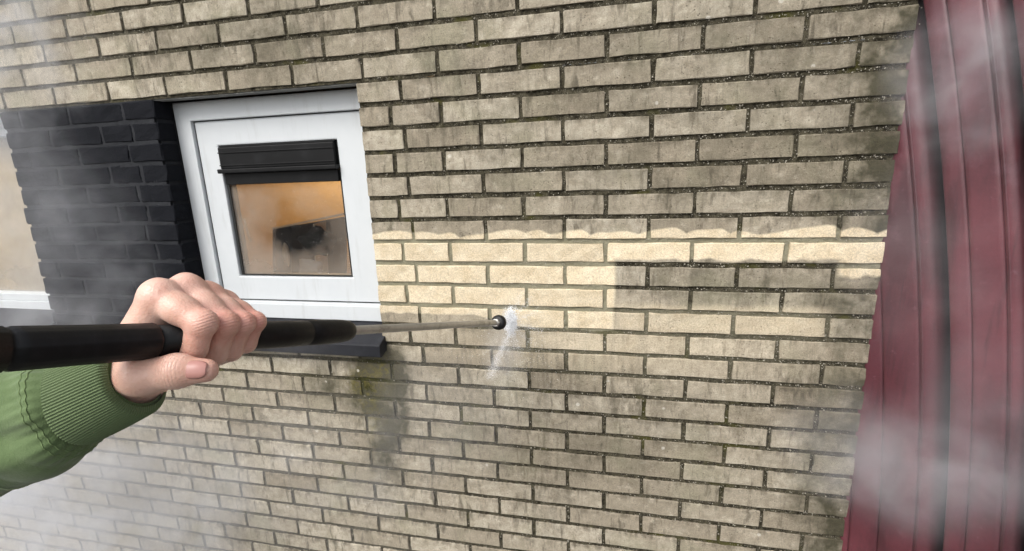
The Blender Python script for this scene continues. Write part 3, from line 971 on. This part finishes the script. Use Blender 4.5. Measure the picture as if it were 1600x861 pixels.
def ball(c, r): return np.sqrt((PX - c[0]) ** 2 + (PY - c[1]) ** 2 + (PZ - c[2]) ** 2) - r
def smin(a, b, k):
    h = np.clip(0.5 + 0.5 * (b - a) / k, 0, 1)
    return b + (a - b) * h - k * h * (1 - h)
palm = None
mids = {'index': .0165, 'middle': .0165, 'ring': .0160, 'pinky': .0150}
for k, st in (('index', WR), ('middle', WR * .6 + WR2 * .4), ('ring', WR2), ('pinky', WR2)):
    d = cap(st, JT[k][0], .0200, rad[k][0])
    palm = d if palm is None else smin(palm, d, .012)
for k, st in (('index', WR), ('middle', WR * .6 + WR2 * .4), ('ring', WR2)):   # tendons and knuckle heads on the back of the hand
    back = Vector(JT[k][0] - npv(L0)); back = (back - LD * back.dot(LD)).normalized()
    palm = smin(palm, cap(JT[k][0] + npv(back) * .0105, JT[k][0] * .45 + st * .55 + npv(back) * .0150, .0042, .0028), .0045)
palm = smin(palm, cap(WR, ARM0 + (ARM1 - ARM0) * .42, .0225, .025), .016)
palm = smin(palm, cap(WR2, ARM0 + (ARM1 - ARM0) * .42, .0200, .025), .016)
thumb = smin(cap(THB[0], THB[1], THR[0], THR[1]), cap(THB[1], THB[2], THR[1], THR[2] * .93), .006)
thumb = smin(thumb, cap(THB[2], THB[3], THR[2] * .95, THR[3]), .006)
thumb = smin(thumb, ball(THB[2] + (THB[3] - THB[2]) * .08, THR[2]), .004)
thumb = smin(thumb, cap(THB[1], JT['index'][0] * .45 + WR * .55, .012, .013), .012)     # web
palm = smin(palm, thumb, .010)
fing = None; near = None
for k in ('index', 'middle', 'ring', 'pinky'):
    a, b, c, e = JT[k]; r0, r1, r2, r3 = rad[k]
    mid = (a + b) / 2
    f = smin(cap(a, mid, r0, r1 * 1.06), cap(mid, b, r1 * 1.06, r1 * .97), .006)
    f = smin(f, cap(b, c, r1 * .95, r2), .0035)
    f = smin(f, cap(c, e, r2, r3), .0035)
    f = smin(f, ball(b + (b - (a + c) / 2) * .08, r1 * .98), .003)       # bony middle knuckle
    f = smin(f, ball(a, r0 * 1.03), .003)
    fing = f if fing is None else smin(fing, f, .0016)
    nr = np.sqrt((PX - a[0]) ** 2 + (PY - a[1]) ** 2 + (PZ - a[2]) ** 2)
    near = nr if near is None else np.minimum(near, nr)
kk = .0012 + .0075 * np.exp(-(near / .022) ** 2)
sdf = smin(palm, fing, kk)
# flesh gives way to the grip
a0_, ax_ = npv(L0), npv(LD)
tt = (PX - a0_[0]) * ax_[0] + (PY - a0_[1]) * ax_[1] + (PZ - a0_[2]) * ax_[2]
bar = np.sqrt((PX - a0_[0] - tt * ax_[0]) ** 2 + (PY - a0_[1] - tt * ax_[1]) ** 2 + (PZ - a0_[2] - tt * ax_[2]) ** 2) - .0133
sdf = -smin(-sdf, bar, .0015)
def surface_nets(S, lo, step):
    nx, ny, nz_ = S.shape
    ins = S < 0
    c = np.zeros((nx - 1, ny - 1, nz_ - 1), np.int8)
    for i in (0, 1):
        for j in (0, 1):
            for k in (0, 1): c += ins[i:nx - 1 + i, j:ny - 1 + j, k:nz_ - 1 + k]
    act = (c > 0) & (c < 8)
    ids = -np.ones(act.shape, np.int64); idx = np.argwhere(act); ids[act] = np.arange(len(idx))
    acc = np.zeros((len(idx), 3)); cnt = np.zeros(len(idx))
    cor = [(i, j, k) for i in (0, 1) for j in (0, 1) for k in (0, 1)]
    for p in cor:
        for ax in range(3):
            if p[ax]: continue
            q = list(p); q[ax] = 1
            s0 = S[idx[:, 0] + p[0], idx[:, 1] + p[1], idx[:, 2] + p[2]]; s1 = S[idx[:, 0] + q[0], idx[:, 1] + q[1], idx[:, 2] + q[2]]
            mk = (s0 < 0) != (s1 < 0)
            t = np.where(mk, s0 / np.where(mk, s0 - s1, 1), 0)
            pt = np.tile(np.array(p, float), (len(idx), 1)); pt[:, ax] += t
            acc[mk] += pt[mk]; cnt[mk] += 1
    P = lo + step * (idx + acc / cnt[:, None])
    Q = []
    for ax in range(3):
        b_, c_ = [(1, 2), (2, 0), (0, 1)][ax]
        sl0 = [slice(None)] * 3; sl1 = [slice(None)] * 3
        sl0[ax] = slice(0, -1); sl1[ax] = slice(1, None)
        ch = ins[tuple(sl0)] != ins[tuple(sl1)]
        e = np.argwhere(ch)
        e = e[(e[:, b_] > 0) & (e[:, c_] > 0) & (e[:, b_] < S.shape[b_] - 1) & (e[:, c_] < S.shape[c_] - 1)]
        def g_(db, dc):
            f = e.copy(); f[:, b_] -= db; f[:, c_] -= dc; return ids[f[:, 0], f[:, 1], f[:, 2]]
        qd = np.stack([g_(1, 1), g_(0, 1), g_(0, 0), g_(1, 0)], 1)
        inside0 = ins[e[:, 0], e[:, 1], e[:, 2]]
        qd[~inside0] = qd[~inside0][:, ::-1]
        Q.append(qd)
    Q = np.concatenate(Q); Q = Q[(Q >= 0).all(1)]
    return P, Q
HP, HQ = surface_nets(sdf, lo, STEP)
for _ in range(3):              # relax the lattice
    s = np.zeros_like(HP); n = np.zeros(len(HP))
    for k in range(4):
        np.add.at(s, HQ[:, k], HP[HQ[:, (k + 1) % 4]]); np.add.at(n, HQ[:, k], 1)
    HP = HP * .5 + .5 * s / np.maximum(n, 1)[:, None]
lab = np.arange(len(HP))        # keep the one connected body
while True:
    mn_ = lab[HQ].min(1); new = lab.copy()
    for k in range(4): np.minimum.at(new, HQ[:, k], mn_)
    new = new[new]
    if (new == lab).all(): break
    lab = new
big_ = np.bincount(lab).argmax(); keep = lab == big_
HQ = HQ[keep[HQ].all(1)]; remap = np.cumsum(keep) - 1; HP = HP[keep]; HQ = remap[HQ]
person = empty("person", at(190, 600, 0.43))
tag(person, "person in a green sweatshirt gripping the black lance, only one hand and forearm in view", "person")
hand = np_mesh("body", [(HP, HQ)], 'skin', person)
red = np.zeros(len(HP))
for k in JT:
    for p_, w_, s_ in ((JT[k][1], .9, .011), (JT[k][0], .45, .013), (JT[k][2], .35, .010), (JT[k][3], .6, .010)):
        red += w_ * np.exp(-((HP - p_) ** 2).sum(1) / (2 * (s_ ** 2)))
for p_, w_, s_ in ((THB[3], .6, .010), (THB[2], .25, .010), (THB[1], .2, .014)):
    red += w_ * np.exp(-((HP - p_) ** 2).sum(1) / (2 * (s_ ** 2)))
wrk = np.zeros(len(HP)); alg = np.zeros(len(HP))
for a_, b_, c_, s_ in [(JT[k][0], JT[k][1], JT[k][2], .0095) for k in JT] + [(JT[k][1], JT[k][2], JT[k][3], .0065) for k in JT] + [(THB[1], THB[2], THB[3], .0095)]:
    tg = (b_ - a_) / np.linalg.norm(b_ - a_) + (c_ - b_) / np.linalg.norm(c_ - b_); tg /= np.linalg.norm(tg)
    out = b_ - (a_ + c_) / 2; out /= np.linalg.norm(out) + 1e-9
    q_ = HP - b_; al_ = q_ @ tg
    dd = np.clip((q_ @ out) / .008, 0, 1)
    w_ = np.exp(-(al_ / s_) ** 2) * np.exp(-((np.linalg.norm(q_, axis=1) / .017) ** 4)) * dd
    m_ = w_ > wrk
    alg[m_] = al_[m_]; wrk = np.maximum(wrk, w_)
for nm_, arr in (("wrinkle", wrk), ("along", alg)):
    q_ = hand.data.attributes.new(nm_, 'FLOAT', 'POINT'); q_.data.foreach_set("value", arr.astype(np.float32))
at_ = hand.data.attributes.new("red", 'FLOAT', 'POINT'); at_.data.foreach_set("value", np.clip(red, 0, 1).astype(np.float32))

# thumb nail: a curved plate set on the thumb tip
def make_nail():
    c = Vector(THB[3]) * .78 + Vector(THB[2]) * .22
    ax = (Vector(THB[3]) - Vector(THB[2])).normalized()
    n = (CAM - c).normalized() + CD * -0.10
    n = (n - ax * n.dot(ax)).normalized()
    s = ax.cross(n).normalized()
    r = .0112
    V, F = [], []
    NU, NV = 18, 14
    for i in range(NU + 1):
        a = -0.0088 + 0.0178 * i / NU
        for j in range(NV + 1):
            b = -1 + 2 * j / NV
            e = 1 - max(0, (abs(a - 0.0001) / 0.0089)) ** 4 * .45
            th = b * 0.74 * e
            lift = 0.0002 - 0.0012 * max(0, (a / 0.0089)) ** 2 - .0007 * abs(b) ** 6 - (.0011 if i == 0 else 0)
            V.append(c + ax * a + (n * math.cos(th) + s * math.sin(th)) * (r + lift))
    for i in range(NU):
        for j in range(NV):
            q = i * (NV + 1) + j; F.append((q, q + NV + 1, q + NV + 2, q + 1))
    o = mesh_obj("thumb_nail", V, F, 'nail', person, True)
    md = o.modifiers.new("t", 'SOLIDIFY'); md.thickness = 0.0007; md.offset = 0
make_nail()

# ------------------------------------------------------------------ sleeve and ribbed cuff
AX0, AX1 = Vector(ARM0), Vector(ARM1)
AD = (AX1 - AX0).normalized()
AX0 = AX0 - AD * 0.006
AS, AU = frame_of(AD)
def tube(name, t0, t1, nt_, seg, rf, mat, parent):
    V, F = [], []
    for j in range(nt_ + 1):
        t = t0 + (t1 - t0) * j / nt_
        for k in range(seg):
            a = 2 * math.pi * k / seg
            r, sh = rf(t, a, j / nt_)
            V.append(AX0 + AD * (t + sh) + (AS * math.cos(a) + AU * math.sin(a)) * r)
    for j in range(nt_):
        for k in range(seg):
            F.append((j * seg + k, (j + 1) * seg + k, (j + 1) * seg + (k + 1) % seg, j * seg + (k + 1) % seg))
    return mesh_obj(name, V, F, mat, parent, True)
CUFF = 0.046
def cuff_r(t, a, f):
    base = 0.0365 + 0.0035 * (t / CUFF) + 0.0016 * math.sin(2 * a + 1.0) + 0.0012 * math.sin(3 * a + t * 60)
    rib = 0.00055 * math.sin(a * 104)
    edge = -0.006 * max(0, 1 - t / 0.004) ** 2 if t >= 0 else 0
    if t < 0: base -= 0.004; rib *= .3
    return base + rib + edge, 0.0025 * math.sin(a * 2 + 0.5)
def sleeve_r(t, a, f):
    s = t - CUFF
    r = 0.0400 + 0.0065 * min(1, s / 0.05) + 0.006 * min(1, s / 0.3)
    r -= 0.004 * math.exp(-(s / 0.006) ** 2)
    w = 0
    w += 0.0042 * math.sin(a * 3 + s * 42 + 0.8) * math.exp(-((s - 0.03) / 0.05) ** 2)
    w += 0.0030 * math.sin(a * 2 - s * 75 + 1.9) + 0.0016 * abs(math.sin(a * 1.5 + s * 110 + 0.7)) ** 0.6
    w += 0.0018 * math.sin(a * 5 + s * 55 + 2.2 * math.sin(a * 2))
    w += 0.0009 * math.sin(a * 34 + 2 * math.sin(s * 60)) * math.exp(-(s / 0.022) ** 2)
    return r + w * min(1, s / 0.012), 0.0025 * math.sin(a * 2 + 0.5) * max(0, 1 - s / .05)
sleeve = tube("sleeve", CUFF - 0.001, 0.46, 150, 180, sleeve_r, 'fabric', person)
cuff = tube("cuff", 0.0, CUFF + 0.001, 26, 832, cuff_r, 'ribfabric', sleeve)
def cuff_in(t, a, f):
    r, sh = cuff_r(max(t, 0.0001), a, f); return r - 0.0032 - 0.001 * f, sh
tube("cuff_lining", 0.0, CUFF, 10, 296, cuff_in, 'fabric', sleeve)
def seam(path_fn, n, r, name, parent):
    pts = [path_fn(k / (n - 1)) for k in range(n)]
    V, F = [], []
    for k in range(n):
        d = (pts[min(n - 1, k + 1)] - pts[max(0, k - 1)]).normalized(); s, u = frame_of(d)
        rr = r * (1 + .25 * math.sin(k * 1.9))
        for q in range(6):
            a = q * math.pi / 3; V.append(pts[k] + (s * math.cos(a) + u * math.sin(a)) * rr)
    for k in range(n - 1):
        for q in range(6): F.append((k * 6 + q, k * 6 + (q + 1) % 6, k * 6 + 6 + (q + 1) % 6, k * 6 + 6 + q))
    return mesh_obj(name, V, F, 'thread', parent, True)
def on_sleeve(t, a, off=0.0):
    r, sh = sleeve_r(t, a, 0); return AX0 + AD * (t + sh) + (AS * math.cos(a) + AU * math.sin(a)) * (r + off)
seam(lambda f: on_sleeve(CUFF + 0.009, f * 2 * math.pi, 0.0002), 260, 0.00038, "stitch", sleeve)
seam(lambda f: on_sleeve(CUFF + 0.013, f * 2 * math.pi, 0.0002), 260, 0.00032, "stitch", sleeve)

sm = seam(lambda f: on_sleeve(0.113 + 0.003 * math.sin(f * 9), f * 2 * math.pi, 0.0004), 220, 0.0007, "seam", sleeve)
sm.data.materials[0] = MT['seamthread']
# ------------------------------------------------------------------ spray and steam in the air
def steam_material():
    m = Mat("steam")
    o = m.obj()
    x, y, z = m.xyz(o)
    r2 = (x * x + y * y + z * z)
    fall = r2.ss(0.0, 1.0, 1.0, 0.0)
    seed = m.attr("seed", 'OBJECT')
    mp = m.new("ShaderNodeVectorMath"); mp.operation = 'ADD'
    cx = m.new("ShaderNodeCombineXYZ"); m.link(seed, cx.inputs[0]); m.link(seed, cx.inputs[1])
    m.link(m.pos(), mp.inputs[0]); m.link(cx.outputs[0], mp.inputs[1])
    n = m.noise(mp.outputs[0], 9.0, 5, 0.58, 0.25)
    wide = m.noise(mp.outputs[0], 2.2, 2, 0.5, 0.2)
    wisp = n.ss(0.40, 0.68, 0.03, 1.1) * wide.ss(0.30, 0.64, 0.2, 1.0)
    dens = fall * (wisp + 0.12) * m.attr("density", 'OBJECT')
    pv = m.new("ShaderNodeVolumePrincipled")
    pv.inputs['Color'].default_value = (0.93, 0.95, 1.0, 1)
    pv.inputs['Anisotropy'].default_value = 0.1
    m.link(dens, pv.inputs['Density'])
    m.link(pv.outputs[0], m.out.inputs['Volume'])
    return m.m
MT['steam'] = steam_material()
ico = bpy.data.meshes.new("steam")
bm = bmesh.new(); bmesh.ops.create_icosphere(bm, subdivisions=3, radius=1.0); bm.to_mesh(ico); bm.free()
ico.materials.append(MT['steam'])
def puff(px, py, d, rpx, rpy, rd, dens, seed, label, rz=0.0):
    o = bpy.data.objects.new("steam", ico); link(o)
    o.location = at(px, py, d)
    k = d / FPX
    o.scale = (rpx * k, rd, rpy * k)
    o.rotation_euler = (0, rz, 0)
    o["density"] = float(dens); o["seed"] = float(seed)
    tag(o, label, None, None, "stuff")
    return o
puff(90, 790, 1.50, 420, 270, .20, 6.5, 1.3, "white steam drifting over the lower left bricks")
puff(20, 60, 1.60, 270, 220, .16, 15.0, 2.7, "pale steam over the upper left bricks")
puff(130, 400, 1.45, 160, 210, .14, 1.3, 4.1, "thin bluish steam in front of the black pier")
puff(10, 290, 1.50, 190, 240, .14, 1.4, 6.4, "pale haze over the left window edge")
puff(40, 500, 1.25, 170, 60, .14, 3.5, 5.9, "steam under the left window")
puff(420, 740, 1.30, 380, 190, .14, 1.1, 3.3, "thin haze over the bricks below the sill")
puff(690, 650, 1.15, 160, 150, .10, 3.0, 7.7, "fine spray falling below the nozzle")
puff(470, 545, 1.05, 160, 40, .08, 0.9, 9.2, "mist hanging at the dark sill")
puff(1505, 120, 0.85, 130, 150, .11, 4.8, 11.4, "steam wisps before the top of the maroon cladding")
puff(1445, 755, 0.82, 170, 110, .11, 6.5, 12.5, "bright steam wisps before the foot of the maroon cladding")
puff(1590, 640, 0.75, 190, 200, .11, 4.2, 14.8, "steam wisps before the right edge of the cladding")
puff(1450, 400, 0.88, 170, 230, .10, 1.6, 16.1, "faint steam wisps before the middle of the cladding")
puff(1330, 690, 1.00, 150, 120, .09, 3.5, 17.3, "steam where bricks meet the cladding")

def jet_material(name, core):
    m = Mat(name)
    o = m.obj()
    x, y, z = m.xyz(o)
    r = (x * x + y * y + z * z)
    n = m.noise(m.pos(), 70, 4, 0.6)
    dens = r.ss(0.0, 1.0, 1.0, 0.0).pw(2.2) * n.ss(0.34, 0.62, 0.2, 1.0) * core
    pv = m.new("ShaderNodeVolumePrincipled"); pv.inputs['Color'].default_value = (0.98, 0.98, 1, 1)
    m.link(dens, pv.inputs['Density']); m.link(pv.outputs[0], m.out.inputs['Volume'])
    return m.m
MT['drop'] = simple("water_drop", (0.90, 0.92, 0.94), 0.2, 0.5, 50, 0.05)
MT['jet'] = jet_material("water_spray", 60)
MT['jetthin'] = jet_material("water_jet", 14)
MT['jetmist'] = jet_material("water_mist", 4)
def jet(name, p, q, r, mat, label, over=0.0):
    me = bpy.data.meshes.new(name); bm = bmesh.new()
    bmesh.ops.create_icosphere(bm, subdivisions=3, radius=1.0); bm.to_mesh(me); bm.free(); me.materials.append(MT[mat])
    o = bpy.data.objects.new(name, me); link(o)
    d = q - p
    o.rotation_mode = 'QUATERNION'; o.rotation_quaternion = d.to_track_quat('Z', 'Y')
    o.location = (p + q) / 2; o.scale = (r, r, d.length / 2 * (1 + over))
    return tag(o, label, None, None, "stuff")
NZ = L0 + LD * (tN + 0.022)
HIT = NZ + LD * 0.16
jet("water_spray", NZ - LD * .006, NZ + LD * 0.06, 0.013, 'jet', "white water leaving the nozzle mouth", 0.1)
rj = random.Random(4)
jet("water_spray", at(789, 480, 1.18), at(801, 524, 1.20), 0.019, 'jet', "bright core of the water burst at the nozzle", 0.45)
for dx, dy, w_, lb in ((20, -52, .009, "upper thin spike of the water burst"), (44, -16, .010, "right thin spike of the water burst"), (52, 12, .009, "lower right thin spike of the water burst"), (-2, 46, .008, "lower thin spike of the water burst"), (34, -40, .007, "diagonal thin spike of the water burst")):
    jet("water_spray", at(794, 503, 1.18), at(794 + dx, 503 + dy, 1.22), w_, 'jetthin', lb, 0.3)
jet("water_jet", at(801, 500, 1.18), at(760, 600, 1.31), 0.015, 'jetthin', "rebounding water jet falling below the nozzle", 0.2)
jet("water_mist", at(796, 470, 1.18), at(782, 620, 1.25), 0.085, 'jetmist', "fine mist cloud round the nozzle", 0.2)
SPK = [(20, -52), (44, -16), (52, 12), (-4, 50), (34, -40), (14, 40), (30, 30)]
def drop_pt():
    q = rj.random()
    if q < 0.34:                                   # flung streaks
        dx, dy = SPK[rj.randrange(len(SPK))]; t = rj.random() ** 1.3
        return at(797 + dx * t + rj.gauss(0, .6 + 2 * t), 504 + dy * t + rj.gauss(0, .6 + 2 * t), 1.20 + .05 * t + rj.gauss(0, .004))
    if q < 0.66:                                   # rebound falling down to the left
        t = rj.random() ** 0.9
        return at(800 - 34 * t + rj.gauss(0, 1.2 + 4 * t), 512 + 78 * t + rj.gauss(0, 2), 1.20 + .10 * t)
    a = rj.uniform(0, 6.28); r = abs(rj.gauss(0, 42)); k = rj.random()
    return at(802 + math.cos(a) * r, 512 + math.sin(a) * r * 1.1 + k * 34, 1.15 + 0.16 * k)
def core_pt():
    return at(798 + rj.gauss(0, 4.0), 503 + rj.gauss(0, 8.0), 1.20 + rj.gauss(0, .008))
V, F = clump(5200, drop_pt, 0.0003, 0.0008)
V2, F2 = clump(4200, core_pt, 0.0008, 0.0017)
F += [tuple(k + len(V) for k in f) for f in F2]; V += V2
o = mesh_obj("water_drops", V, F, 'drop')
tag(o, "white burst of water drops flying round the nozzle", "water drops", kind="stuff")
